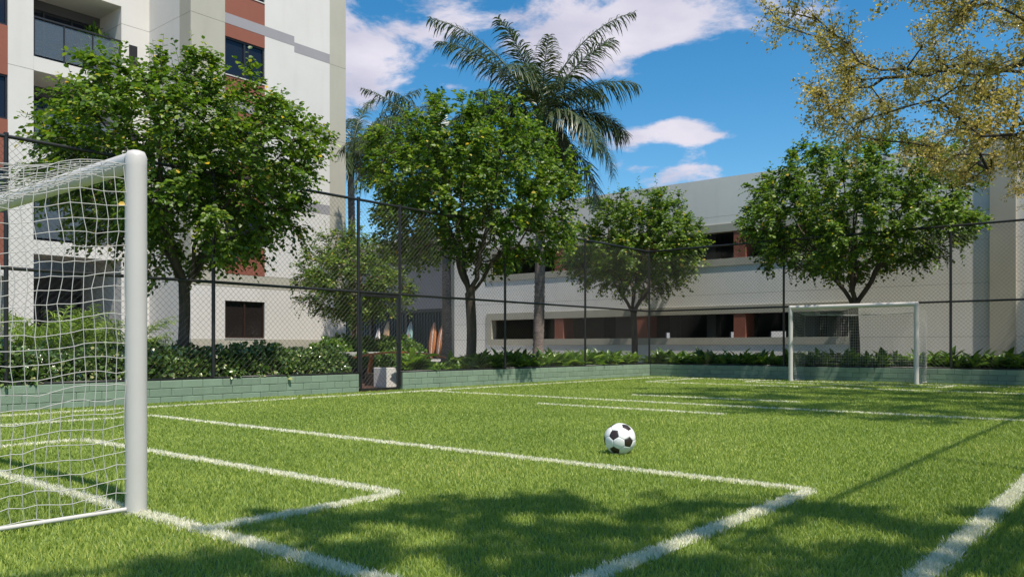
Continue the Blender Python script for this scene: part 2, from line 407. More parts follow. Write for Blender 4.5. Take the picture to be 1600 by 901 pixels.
# ------------------------------------------------------------------ block walls
def bevel_block(L, H, D, b=.006):
    """block with chamfered front edges: length along x, front towards -y at y=0"""
    v = [(-L / 2, b, -H / 2), (L / 2, b, -H / 2), (L / 2, b, H / 2), (-L / 2, b, H / 2),
         (-L / 2 + b, 0, -H / 2 + b), (L / 2 - b, 0, -H / 2 + b), (L / 2 - b, 0, H / 2 - b), (-L / 2 + b, 0, H / 2 - b),
         (-L / 2, D, -H / 2), (L / 2, D, -H / 2), (L / 2, D, H / 2), (-L / 2, D, H / 2)]
    f = [(4, 5, 6, 7), (0, 1, 5, 4), (1, 2, 6, 5), (2, 3, 7, 6), (3, 0, 4, 7), (0, 8, 9, 1), (1, 9, 10, 2), (2, 10, 11, 3), (3, 11, 8, 0), (8, 11, 10, 9)]
    return MB().add(v, f).mesh('block')
BM = {}
def block_wall(name, label, p0, p1, cap_ends=True):
    """wall face from p0 to p1 (ground line), its court side to the right of p0->p1 reversed normal"""
    p0, p1 = Vector((*p0, 0)), Vector((*p1, 0)); L = (p1 - p0).length; u = (p1 - p0) / L
    ang = math.atan2(u.y, u.x)
    t = thing(name, label, 'wall', p0, rz=ang)
    MB().box(0, L, .012, .15, -.1, .352).build('mortar_core', 'mortar', t)
    zs = ((.0, .10), (.10, .23), (.23, .36))
    wlen = .36
    for c, (z0, z1) in enumerate(zs):
        x = -(wlen / 2 if c % 2 else 0)
        while x < L - .01:
            a, b = max(x, 0), min(x + wlen, L)
            if b - a > .05:
                key = (round(b - a, 3), round(z1 - z0, 3))
                if key not in BM: BM[key] = bevel_block(b - a - .007, z1 - z0 - .007, .13)
                o = link('block', BM[key], 'block_green', t, ((a + b) / 2, random.uniform(-.0015, .0015), (z0 + z1) / 2))
            x += wlen
    return t
random.seed(3)
GATE0, GATE1 = 10.30, 11.40
# faces look to -y of their own frame: run the walls so that the court lies on that side
def wall_left(y0, y1, label): return block_wall('block_wall', label, (FX0, y0), (FX0, y1))
wall_left(.5, GATE0 - .03, 'sunlit green block wall between the near goal and the gate')
wall_left(GATE1 + .03, FY1, 'sunlit green block wall from the gate to the far corner')
block_wall('block_wall', 'shaded green block wall behind the far goal', (FX0 + .002, FY1), (FX1, FY1))
block_wall('block_wall', 'green block wall along the open side of the court, outside the picture on the right', (FX1 + .0, FY1 - .01), (FX1, 3.0))

# ------------------------------------------------------------------ fences
ZM, ZT, ZB = 1.98, 3.80, .375
def bar(p, q, r, n=8): return MB().tube([p, q], r, n)
def mesh_panel(name, p0, p1, z0, z1, parent, pitch=.098, r=.0018):
    """diamond wire between two posts, two layers of crossing wires"""
    p0, p1 = Vector((*p0, 0)), Vector((*p1, 0)); L = (p1 - p0).length; u = (p1 - p0) / L; nrm = Vector((-u.y, u.x, 0)); H = z1 - z0
    mb = MB()
    for sgn in (1, -1):
        k = -H
        s = math.ceil(-H / pitch) * pitch
        while s < L:
            a0, a1 = max(s, 0), min(s + H, L)
            if a1 - a0 > .01:
                za, zb = (a0 - s), (a1 - s)
                if sgn < 0: za, zb = H - za, H - zb
                A = p0 + u * a0 + Vector((0, 0, z0 + za)) + nrm * (.0022 * sgn); B = p0 + u * a1 + Vector((0, 0, z0 + zb)) + nrm * (.0022 * sgn)
                mb.tube([A, B], r, 4, False)
            s += pitch
    o = mb.build(name, 'wire', parent); o['kind'] = 'stuff'
    return o
def fence(label, stations, axis, fixed, ends=(True, True)):
    """stations: post places along axis ('y' at x=fixed or 'x' at y=fixed)"""
    P = (lambda s: (fixed, s)) if axis == 'y' else (lambda s: (s, fixed))
    t = thing('chain_link_fence', label, 'fence', (*P(stations[0]), 0))
    inv = Matrix.Translation(-t.location)
    def put(mb, nm, m='fence_black'):
        mb.v = [tuple(Vector(v) - t.location) for v in mb.v]
        return mb.build(nm, m, t, True)
    for i, s in enumerate(stations):
        if (i == 0 and not ends[0]) or (i == len(stations) - 1 and not ends[1]): continue
        put(bar((*P(s), .1), (*P(s), ZT + .01), .031, 10), 'post')
        put(bar((*P(s), ZT + .01), (*P(s), ZT + .05), .034, 10), 'post_cap')
    for a, b in zip(stations[:-1], stations[1:]):
        put(bar((*P(a), ZT), (*P(b), ZT), .027), 'top_rail')
        put(bar((*P(a), ZM), (*P(b), ZM), .025), 'middle_rail')
        put(MB().box(*(sorted((P(a)[0], P(b)[0])) if axis == 'x' else (fixed - .03, fixed + .03)), *(sorted((P(a)[1], P(b)[1])) if axis == 'y' else (fixed - .03, fixed + .03)), .362, .392), 'bottom_rail')
        o = mesh_panel('wire_mesh', P(a), P(b), .392, ZT - .02, t)
        o.matrix_parent_inverse = inv
        o.location = (0, 0, 0)
    return t
fx = FX0 - .06; fy = FY1 + .06; fr = FX1 + .06
fence('black chain-link fence between the near goal and the gate', [1.0, 4.1, 7.2, GATE0], 'y', fx)
fence('black chain-link fence from the gate to the far corner', [GATE1, 14.8, 18.2, fy], 'y', fx)
fence('black chain-link fence behind the far goal', [fx + .03, -8.28, -4.2, fr], 'x', fy, (False, True))
fence('black chain-link fence on the right of the court that casts the rail shadow', [3.0, 6.6, 10.3, 14.0, 17.8, fy - .03], 'y', fr, (True, False))
# gate
g = thing('gate', 'black mesh gate in the fence with a narrow frame', 'gate', (fx, GATE0, 0))
y0, y1 = .035, GATE1 - GATE0 - .035
MB().tube([(0, y0 + .03, .02), (0, y0 + .03, 1.94)], .032, 4).build('frame_stile', 'fence_black', g)
MB().tube([(0, y1 - .03, .02), (0, y1 - .03, 1.94)], .032, 4).build('frame_stile', 'fence_black', g)
MB().box(-.024, .024, y0, y1, 1.90, 1.95).build('frame_rail', 'fence_black', g)
MB().box(-.024, .024, y0, y1, .02, .065).build('frame_rail', 'fence_black', g)
MB().tube([(.03, y1 - .05, .98), (.075, y1 - .05, .98), (.075, y1 - .17, .98)], .010, 6).build('handle', 'fence_black', g)
for zz in (.35, 1.6): MB().box(-.03, .036, y0 - .02, y0 + .02, zz, zz + .1).build('hinge', 'fence_black', g)
mesh_panel('wire_mesh', (0, y0 + .03), (0, y1 - .03), .06, 1.9, g)
t = thing('gate_transom', 'chain-link panel above the gate', 'fence', (fx, GATE0, 0))
W = GATE1 - GATE0
bar((0, .031, ZM), (0, W - .031, ZM), .025).build('middle_rail', 'fence_black', t, True)
bar((0, .031, ZT), (0, W - .031, ZT), .027).build('top_rail', 'fence_black', t, True)
mesh_panel('wire_mesh', (0, 0), (0, W), ZM, ZT - .02, t)

# ------------------------------------------------------------------ goals
def make_goal(label):
    """goal mouth towards +y, posts at x=0 and x=-W, net behind at -y"""
    Wg, Zt, Dp, r = 2.98, 1.90, 1.05, .055
    t = thing('football_goal', label, 'goal')
    rnd = random.Random(5)
    for x in (0, -Wg): MB().tube([(x, 0, 0), (x, 0, Zt - .03), (x, 0, Zt + .02), (x, 0, Zt + .048), (x, 0, Zt + .055)], [r, r, r, r * .8, r * .45], 28).build('post', 'goal_white', t, True)
    MB().tube([(-.02, 0, Zt), (-Wg + .02, 0, Zt)], r - .001, 28, False).build('crossbar', 'goal_white', t, True)
    for x in (0, -Wg): MB().tube([(x, -r, .03), (x, -Dp, .03)], .012, 10).build('ground_bar', 'goal_white', t, True)
    MB().tube([(0, -Dp, .03), (-Wg, -Dp, .03)], .012, 10).build('ground_bar', 'goal_white', t, True)
    def hang(fn, nu, nv, nm):
        mb = MB(); off = {}
        def pt(i, j):
            if (i, j) not in off:
                e = .0 if i in (0, nu) else 1
                off[i, j] = fn(i / nu, j / nv) + Vector((rnd.gauss(0, .003), rnd.gauss(0, .0038), rnd.gauss(0, .0036))) * e
            return off[i, j]
        for j in range(nv + 1): mb.tube([pt(i, j) for i in range(nu + 1)], .0020, 4, False)
        for i in range(nu + 1): mb.tube([pt(i, j) for j in range(nv + 1)], .0020, 4, False)
        o = mb.build(nm, 'net_white', t, True); o['kind'] = 'stuff'; return o
    zt = lambda v: 1.875 - .16 * v + .012 * math.sin(v * 9)          # top edge runs down to the back
    def side(x, sg):
        def f(u, v):
            y = -r - u * (Dp - r); z = .04 + v * (zt(u) - .04)
            return Vector((x + sg * .03 * math.sin(u * 3.1) * math.sin(v * 3.1) + .006 * math.sin(v * 23 + u * 8), y + .010 * math.sin(v * 17 + u * 5), z + .008 * math.sin(u * 15 + v * 11)))
        return f
    hang(side(0, 1), 18, 25, 'side_net'); hang(side(-Wg, -1), 18, 25, 'side_net')
    hang(lambda u, v: Vector((-u * Wg, -r * .6 - v * (Dp - r * .6), zt(v) - .09 * math.sin(v * 3.1) * math.sin(u * 3.14))), 50, 17, 'top_net')
    hang(lambda u, v: Vector((-u * Wg, -Dp + .05 * math.sin(v * 3.1), .04 + v * (zt(1) - .04))), 50, 24, 'back_net')
    return t
near = make_goal('large white goal with a net, cut off at the left edge')
near.location = (-4.33, GY, 0)
far = copy_tree(near); far['label'] = 'white goal with a net at the far end before the fence'
far.location = (-7.70, FGY, 0); far.rotation_euler = (0, 0, math.pi)
for o in (near, far): o['group'] = 'goals at the two ends of the court'

# ------------------------------------------------------------------ ball
def football(loc, rad):
    t = thing('football', 'white football with dark brown pentagon patches on the grass', 'ball', loc)
    ph = (1 + 5 ** .5) / 2
    V = [Vector(v).normalized() for v in [(0, s1, s2 * ph) for s1 in (-1, 1) for s2 in (-1, 1)] + [(s1, s2 * ph, 0) for s1 in (-1, 1) for s2 in (-1, 1)] + [(s2 * ph, 0, s1) for s1 in (-1, 1) for s2 in (-1, 1)]]
    el = min((V[0] - v).length for v in V[1:]) * 1.01
    nb = [[j for j in range(12) if j != i and (V[i] - V[j]).length < el] for i in range(12)]
    # turn the ball: three neighbouring dark patches face the court's open side
    right, up, toc = Vector((.7705, .6374, 0)), Vector((0, 0, 1)), Vector((.6374, -.7705, 0))
    want = [right * x + up * y + toc * z_ for x, y, z_ in ((-.50, .30, .81), (.45, -.08, .89), (-.45, -.62, .64))]
    tri = next((i, j, k) for i in range(12) for j in nb[i] for k in nb[i] if k in nb[j] and (V[i].cross(V[j])).dot(V[k]) * (want[0].cross(want[1])).dot(want[2]) > 0)
    Hm = sum(np.outer(np.array(V[q]), np.array(w_)) for q, w_ in zip(tri, want))
    U_, _, Vt = np.linalg.svd(Hm); D_ = np.diag([1, 1, np.sign(np.linalg.det(Vt.T @ U_.T))])
    rot = Matrix((Vt.T @ D_ @ U_.T).tolist())
    def panel(corners, c, nm, m):
        c = c.normalized(); a = c.orthogonal().normalized(); b = c.cross(a)
        corners.sort(key=lambda p: math.atan2(p.dot(b), p.dot(a)))
        ring = []
        for i, p in enumerate(corners):
            q = corners[(i + 1) % len(corners)]
            for k in range(4): ring.append(p.lerp(q, k / 4))
        vs = [rot @ c * rad]; fs = []; n = len(ring)
        for f, h_ in ((.45, 1.0), (.85, 1.0), (.955, .995), (.99, .975)):
            for p in ring: vs.append(rot @ (c * p.length * .95).lerp(p, f).normalized() * rad * h_)
        for k in range(n): fs.append((0, 1 + k, 1 + (k + 1) % n))
        for g_ in range(3):
            for k in range(n):
                q = (k + 1) % n; fs.append((1 + g_ * n + k, 1 + (g_ + 1) * n + k, 1 + (g_ + 1) * n + q, 1 + g_ * n + q))
        MB().add(vs, fs).build(nm, m, t, True)
    for i in range(12): panel([V[i].lerp(V[j], 1 / 3) for j in nb[i]], V[i], 'pentagon_panel', 'ball_black')
    for i in range(12):
        for j in nb[i]:
            for k in nb[i]:
                if i < j < k and k in nb[j]:
                    cs = [V[a].lerp(V[b], 1 / 3) for a in (i, j, k) for b in (i, j, k) if a != b]
                    panel(cs, V[i] + V[j] + V[k], 'hexagon_panel', 'ball_white')

    mb = MB(); nn = 16
    mb.tube([(0, 0, -rad * .96 * math.cos(math.pi * k / nn)) for k in range(nn + 1)], [max(1e-4, rad * .965 * math.sin(math.pi * k / nn)) for k in range(nn + 1)], 24, False)
    mb.build('seam', 'joint', t, True)
football((-3.58, 5.74, .133 - .004), .133)

# ------------------------------------------------------------------ apartment building
AX = -24.2
apt = thing('apartment_building', 'tall white apartment building with red window bays and beige edges', 'building', (AX, 13.2, 0))
def A(nm, m, x0, x1, y0, y1, z0, z1, parent=None, bevel=0):
    o = apt.location
    return MB().box(x0 - o.x, x1 - o.x, y0 - o.y, y1 - o.y, z0, z1).build(nm, m, parent or apt, bevel=bevel)
TOP = 20.2
G = .010
A('core', 'joint', -36, AX - .155, 13.26, 19.34, .2, 14.4 - .05)
A('core', 'joint', -36, AX - .155, 13.26, 19.34, 14.35, TOP - .1)
def apt_window(y0, y1, z0, z1, x, glassm='window_glass', frm='frame_dark', rec=.10):
    w = A('window', frm, x - rec - .05, x - rec, y0, y1, z0, z1)
    for a, b in ((y0 + .05, (y0 + y1) / 2 - .035), ((y0 + y1) / 2 + .035, y1 - .05)):
        A('pane', glassm, x - rec - .03, x - rec + .004, a, b, z0 + .06, z1 - .06, w)
    fr_ = .06
    for nm, q in (('frame', (y0, y0 + .05, z0, z1)), ('frame', (y1 - .05, y1, z0, z1)), ('frame', (y0 + .05, y1 - .05, z1 - .06, z1)), ('frame', (y0 + .05, y1 - .05, z0, z0 + .06)), ('frame', ((y0 + y1) / 2 - .035, (y0 + y1) / 2 + .035, z0 + .06, z1 - .06))):
        A(nm, frm, x - rec + .002, x - rec + .05, *q, w)
    return w
# main front: columns (y0, y1, material, joint offset)
cols = ((13.2, 14.4, 'beige_render', .21), (15.9, 17.1, 'white_render', .21), (17.1, 18.65, 'white_render', 0), (18.65, 19.4, 'beige_render', 0))
lev = [5.76 + 2.8 * k for k in range(6)]
for y0, y1, m, off in cols:
    zs = [3.3] + [z + off for z in lev if z + off < TOP] + [TOP]
    for k, (a, b) in enumerate(zip(zs[:-1], zs[1:])):
        if m == 'white_render' and k:
            A('stripe', 'grey_render_and_shade', AX - .16, AX, y0, y1, a + G, a + .35)
            A('wall_panel', m, AX - .16, AX + .001, y0, y1, a + .35, b)
        else:
            A('wall_panel', m, AX - .16, AX, y0, y1, a + G, b)
# red window bay
zj = [3.3] + [z + .21 for z in lev if z + .21 < TOP] + [TOP]
for k, (a, b) in enumerate(zip(zj[:-1], zj[1:])):
    z = a
    if k: A('stripe', 'grey_render_and_shade', AX - .16, AX, 14.4, 15.9, a + G, a + .35); z = a + .35
    w1 = a + 2.38 if k else 5.55; w0 = w1 - 1.25
    A('red_panel', 'red_render', AX - .16, AX - .002, 14.4, 15.9, z + (G if not k else 0), w0)
    if w1 < b:
        apt_window(14.402, 15.898, w0, w1, AX)
        A('window_sill', 'white_render', AX - .1, AX + .02, 14.41, 15.89, w0 - .03, w0 + .002)
        A('red_panel', 'red_render', AX - .16, AX - .002, 14.4, 15.9, w1, b)
# ground storey of the main front
A('wall_panel', 'beige_render', AX - .16, AX + .004, 13.2, 19.4, 2.88, 3.3)
A('wall_panel', 'white_render', AX - .16, AX, 13.2, 14.4, 1.15, 2.872); A('wall_panel', 'white_render', AX - .16, AX, 15.9, 19.4, 1.15, 2.872)
A('wall_panel', 'white_render', AX - .16, AX, 14.4, 15.9, 2.42, 2.872)
A('plinth', 'beige_render', AX - .16, AX + .012, 13.2, 19.4, .2, 1.15)
apt_window(14.402, 15.898, 1.17, 2.42, AX, 'screen_glass', 'frame_brown')
A('window_sill', 'white_render', AX - .1, AX + .03, 14.38, 15.92, 1.152, 1.175)
# return wall towards the balconies
for a, b in zip([.2] + zj, zj + [TOP]):
    if b - a < .1: continue
    A('return_panel', 'beige_render', AX - .7, AX - .161, 13.2, 13.255, a + G, b) if a > 3 else A('return_panel', 'white_render', AX - .7, AX - .161, 13.2, 13.255, a + G, b)
    A('return_panel', 'white_render', -26.9, AX - .7, 13.199, 13.255, a + G, b)
# end wall towards the garage
A('end_wall', 'beige_render', -36, AX - .161, 19.345, 19.4, .2, TOP)
# balcony wing set back
BX = -26.9
A('wall', 'white_render', -36, BX, 12.25, 13.196, .2, 11.56); A('wall', 'white_render', -36, BX, 12.25, 13.196, 11.572, TOP)
A('slot_window', 'frame_dark', BX - .05, BX + .004, 12.5, 12.78, 10.2, 10.95); A('slot_window', 'frame_dark', BX - .05, BX + .004, 12.5, 12.78, 7.4, 8.15)
A('wall', 'white_render', -36, BX, 8.9, 9.6, .2, 9.33); A('wall', 'white_render', -36, BX, 8.9, 9.6, 9.342, TOP)
A('wall', 'white_render', -36, BX, 3.0, 7.4, .2, TOP)
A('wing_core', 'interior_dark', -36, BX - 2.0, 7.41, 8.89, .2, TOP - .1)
z = 3.3
for k in range(6):
    wt = 6.2 + 2.8 * k; wb = wt - 1.33
    if wb > z: A('red_panel', 'red_render', BX - .3, BX - .01, 7.4, 8.9, z, min(wb, TOP))
    if wt < TOP: apt_window(7.402, 8.898, wb, wt, BX)
    z = wt
A('lintel', 'white_render', BX - 3, BX - .002, 7.4, 8.9, 3.0, 3.298)
for k in range(6):
    z = 3.73 + 2.8 * k + .43      # balcony floor level: 4.16, 6.96, 9.76, ...
    if z > TOP: break
    A('balcony_slab', 'white_render', BX - 1.9, BX + .003, 9.602, 12.248, z - .43, z)
    # glazed wall at the back of the balcony
    zc = z + 2.37
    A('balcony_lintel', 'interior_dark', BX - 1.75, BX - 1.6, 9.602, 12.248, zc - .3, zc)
    w = A('balcony_door', 'frame_dark', BX - 1.72, BX - 1.68, 9.602, 12.248, z, zc - .3)
    for j in range(3):
        a = 9.66 + j * .87
        A('pane', 'window_glass', BX - 1.69, BX - 1.672, a, a + .79, z + .08, zc - .38, w)
        A('frame', 'frame_dark', BX - 1.68, BX - 1.62, a + .79, a + .86, z, zc - .3, w)
    A('frame', 'frame_dark', BX - 1.68, BX - 1.63, 9.61, 12.24, z + 1.0, z + 1.06, w)
    # glass railing
    for j in range(4):
        a = 9.63 + j * .863
        A('rail_post', 'frame_dark', BX - .07, BX - .03, a - .02, a + .02, z, z + 1.2)
        if j < 3: A('rail_glass', 'rail_glass', BX - .056, BX - .044, a + .025, a + .838, z + .08, z + 1.16)
    A('hand_rail', 'frame_dark', BX - .085, BX - .015, 9.605, 12.245, z + 1.2, z + 1.25)
# open ground floor under the balconies
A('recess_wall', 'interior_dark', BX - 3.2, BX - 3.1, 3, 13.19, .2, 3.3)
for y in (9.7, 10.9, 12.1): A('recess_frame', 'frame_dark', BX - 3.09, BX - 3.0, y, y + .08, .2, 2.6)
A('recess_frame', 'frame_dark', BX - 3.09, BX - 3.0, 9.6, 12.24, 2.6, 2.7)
A('roof', 'concrete', -36.1, AX - .03, 13.1, 19.45, TOP, TOP + .25); A('roof', 'concrete', -36.1, BX + .05, 2.9, 13.09, TOP, TOP + .25)

# ------------------------------------------------------------------ garage
GYF = 27.0
gar = thing('parking_garage', 'low white parking garage with dark open decks and red pillars', 'building', (-16, GYF, 0))
def B(nm, m, x0, x1, y0, y1, z0, z1, parent=None):
    return MB().box(x0 + 16, x1 + 16, y0 - GYF, y1 - GYF, z0, z1).build(nm, m, parent or gar)
GX0, GX1, OX0, OX1, GT = -25.8, 8.0, -23.5, -8.2, 6.95
def gwall(x0, x1, zs):
    for a, b in zip(zs[:-1], zs[1:]): B('wall_panel', 'garage_white', x0, x1, GYF, GYF + .2, a + .008, b)
    B('wall_core', 'joint', x0 + .002, x1 - .002, GYF + .02, GYF + .19, zs[0], zs[-1] - .01)
gwall(GX0, OX0 - .3, [.2, 1.19, 1.9, 2.77, 4.04, 4.89, 5.56, GT])
gwall(OX1 + .3, GX1, [.2, 1.19, 2.77, 4.04, 4.89, 5.56, GT])
gwall(OX0 - .3, OX1 + .3, [.2, .97]); gwall(OX0 - .3, OX1 + .3, [2.35, 2.77, 3.78]); gwall(OX0 - .3, OX1 + .3, [5.28, 5.56, GT])
for za, zb, zc, zd in ((.97, 1.22, 2.07, 2.35), (3.78, 4.04, 5.0, 5.28)):
    B('opening_frame', 'beige_render', OX0 - .3, OX1 + .3, GYF - .03, GYF + .3, za, zb)
    B('opening_frame', 'beige_render', OX0 - .3, OX1 + .3, GYF - .03, GYF + .3, zc, zd)
    B('opening_frame', 'beige_render', OX0 - .3, OX0, GYF - .03, GYF + .3, zb, zc); B('opening_frame', 'beige_render', OX1, OX1 + .3, GYF - .03, GYF + .3, zb, zc)
    for x in (-19.8, -15.85, -11.9): B('red_pillar', 'red_render', x - .22, x + .22, GYF - .012, GYF + .75, zb + .001, zc - .001)
B('pilaster', 'beige_render', -4.2, -3.55, GYF - .12, GYF + .01, .2, GT - .002)
B('pilaster', 'beige_render', 2.2, 2.85, GYF - .12, GYF + .01, .2, GT - .002)
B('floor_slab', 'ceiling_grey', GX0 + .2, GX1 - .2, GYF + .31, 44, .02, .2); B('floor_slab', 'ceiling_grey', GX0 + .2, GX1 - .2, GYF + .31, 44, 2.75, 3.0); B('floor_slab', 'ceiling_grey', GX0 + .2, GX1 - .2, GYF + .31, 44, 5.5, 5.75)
for x in (-22.6, -18.2, -15.0, -13.4, -10.9, -9.2):
    for z0, z1 in ((.2, 2.75), (3.0, 5.5)): B('inner_column', 'column_grey', x - .2, x + .2, 31.2, 31.7, z0, z1)
for x in (-24, -20, -16, -12, -8):
    for z0, z1 in ((.2, 2.75), (3.0, 5.5)): B('inner_column', 'column_grey', x - .2, x + .2, 37.2, 37.7, z0, z1)
# rear wall with openings to the light
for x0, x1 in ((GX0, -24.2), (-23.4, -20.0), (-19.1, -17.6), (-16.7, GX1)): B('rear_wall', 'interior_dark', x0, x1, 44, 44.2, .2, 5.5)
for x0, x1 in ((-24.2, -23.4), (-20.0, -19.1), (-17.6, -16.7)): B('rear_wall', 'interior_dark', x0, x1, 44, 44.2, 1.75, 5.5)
B('side_wall', 'garage_white', GX0, GX0 + .19, GYF + .21, 44.2, .2, GT); B('side_wall', 'garage_white', GX1 - .19, GX1, GYF + .21, 44.2, .2, GT)
B('rear_parapet', 'garage_white', GX0, GX1, 44.01, 44.21, 5.5, GT)
tag(MB().box(-40, 10, 50, 50.3, 0, 3.2).build('boundary_wall', 'garage_white'), 'pale wall glimpsed through the garage deck', 'wall')

# ------------------------------------------------------------------ storefront building
SYF = 29.5
st = thing('surf_storefront', 'grey shaded low building with a dark slatted front behind the surfboards', 'building', (-34, SYF, 0))
def S(nm, m, x0, x1, y0, y1, z0, z1, parent=None): return MB().box(x0 + 34, x1 + 34, y0 - SYF, y1 - SYF, z0, z1).build(nm, m, parent or st)
S('wall', 'grey_render_and_shade', -44, -28.75, SYF, SYF + 6, 2.86, 6.2); S('wall', 'beige_render', -28.75, -28.15, SYF - .03, SYF + 6, .2, 6.2); S('wall', 'garage_white', -28.15, -25.82, SYF, SYF + 6, .2, 6.2)  # upper wall coloured grey to stand in for the shade on it
S('canopy', 'garage_white', -44, -26.0, SYF - .8, SYF + 6, 6.2, 6.5)  # overhang placed high and sized to shade the wall below
S('recess_back', 'slat_teal', -44, -28.75, SYF + .4, SYF + .5, .2, 2.86)
S('frame', 'frame_dark', -44, -28.76, SYF + .02, SYF + .14, 2.68, 2.85)
for x in (-40.5, -37.6, -34.7, -31.8, -28.95): S('frame_post', 'frame_dark', x - .1, x + .1, SYF + .02, SYF + .14, .2, 2.68)
sl = MB().box(-.05, .05, 0, .06, .2, 2.68).mesh('slat')
x = -43.8
while x < -28.9:
    link('slat', sl, 'slat_teal', st, (x + 34, .2, 0)); x += .21
def surfboard(label, x, z_len, wid, m, stripe=None, lean=.14, tilt=0):
    t = thing('surfboard', label, 'surfboard', (x, SYF - .42, .296), 'surfboards leaning on the storefront')
    n = 16; prof = [(max(.02, math.sin(math.pi * min(1, (k / n) * .93 + .05)) ** .62)) * wid / 2 for k in range(n + 1)]
    def shell(w_, y_, th):
        vs = []; fs = []
        for k in range(n + 1):
            z = k / n * z_len; w = prof[k] * w_; rock = lean * z + .10 * (k / n - .4) ** 2
            tk = th * max(.15, math.sin(math.pi * min(1, k / n * .9 + .07)))
            vs += [(-w + tilt * z, rock + y_, z), (-w * .6 + tilt * z, rock + y_ - tk, z), (w * .6 + tilt * z, rock + y_ - tk, z), (w + tilt * z, rock + y_, z), (w * .6 + tilt * z, rock + y_ + tk, z), (-w * .6 + tilt * z, rock + y_ + tk, z)]
        for k in range(n):
            for j in range(6):
                q = (j + 1) % 6; fs.append((k * 6 + j, k * 6 + q, k * 6 + 6 + q, k * 6 + 6 + j))
        fs.append(tuple(range(5, -1, -1))); fs.append(tuple(n * 6 + j for j in range(6)))
        return MB().add(vs, fs)
    shell(1, 0, .03).build('board', m, t, True)
    if stripe: shell(.14, -.022, .012).build('stringer', stripe, t, True)
    MB().add([(-.01, .03 + lean * .2, .15), (.01, .03 + lean * .2, .15), (.01, .16 + lean * .2, .12), (-.01, .16 + lean * .2, .12), (-.01, .12 + lean * .2, .32), (.01, .12 + lean * .2, .32)], [(0, 1, 5, 4), (0, 4, 3), (1, 2, 5), (2, 3, 4, 5), (0, 3, 2, 1)]).build('fin', 'frame_dark', t)
surfboard('pale surfboard left of the tan one at the storefront', -33.75, 1.62, .46, 'board_white', 'board_red')
surfboard('tan surfboard with rounded nose at the storefront', -33.1, 1.98, .56, 'board_tan', None, .14, .02)
surfboard('pale teal surfboard with a red centre stripe', -31.25, 1.92, .54, 'board_teal', 'board_red')
surfboard('orange brown surfboard left of the palm trunk', -29.45, 1.85, .52, 'board_orange', 'board_white', .14, -.02)
surfboard('white and orange surfboard half hidden by the palm trunk', -28.95, 1.75, .48, 'board_orange', 'board_white', .14, .05)

# ------------------------------------------------------------------ furniture outside the gate
def bench():
    t = thing('arched_bench', 'orange arched wooden bench beyond the gate', 'bench', (-15.3, 14.0, .012), rz=R(38))
    n = 20; Lb = 2.35
    def zz(s): return .72 - .14 * (2 * s - 1) ** 2 + .0
    for k in range(5):                                  # five curved boards side by side
        vs, fs = [], []
        yc = -.2 + k * .1
        for i in range(n + 1):
            s = i / n; x = (s - .5) * Lb; z = zz(s); wv = .045 * (1 - .55 * abs(2 * s - 1) ** 3)
            vs += [(x, yc * (1 - .4 * abs(2 * s - 1) ** 3) - wv, z), (x, yc * (1 - .4 * abs(2 * s - 1) ** 3) + wv, z), (x, yc * (1 - .4 * abs(2 * s - 1) ** 3) + wv, z + .045), (x, yc * (1 - .4 * abs(2 * s - 1) ** 3) - wv, z + .045)]
        for i in range(n):
            for j in range(4): q = (j + 1) % 4; fs.append((i * 4 + j, i * 4 + q, i * 4 + 4 + q, i * 4 + 4 + j))
        fs += [(3, 2, 1, 0), tuple(n * 4 + j for j in range(4))]
        MB().add(vs, fs).build('slat', 'wood_orange', t)
    for x in (-.72, .72):
        sx = 1 if x > 0 else -1
        MB().tube([(x + .10 * sx, 0, 0), (x, 0, zz(x / Lb + .5) + .01)], [.07, .05], 4).build('leg', 'wood_orange', t)
        MB().box(x - .03, x + .03, -.22, .22, zz(x / Lb + .5) - .06, zz(x / Lb + .5) - .002).build('crosspiece', 'wood_orange', t)
    return t
bench()
pb = thing('planter_box', 'white concrete cube planter seen through the gate', 'planter', (-13.3, 11.9 - .12, .013))
MB().box(-.2, .2, -.2, .2, 0, .43).build('box', 'garage_white', pb, bevel=.012)
MB().box(-.17, .17, -.17, .17, .425, .437).build('soil', 'soil', pb)
tag(MB().box(-19.3, -18.95, 15.2, 18.4, .28, .73).build('garden_ledge', 'concrete', bevel=.015), 'low concrete ledge behind the arched bench', 'ledge')

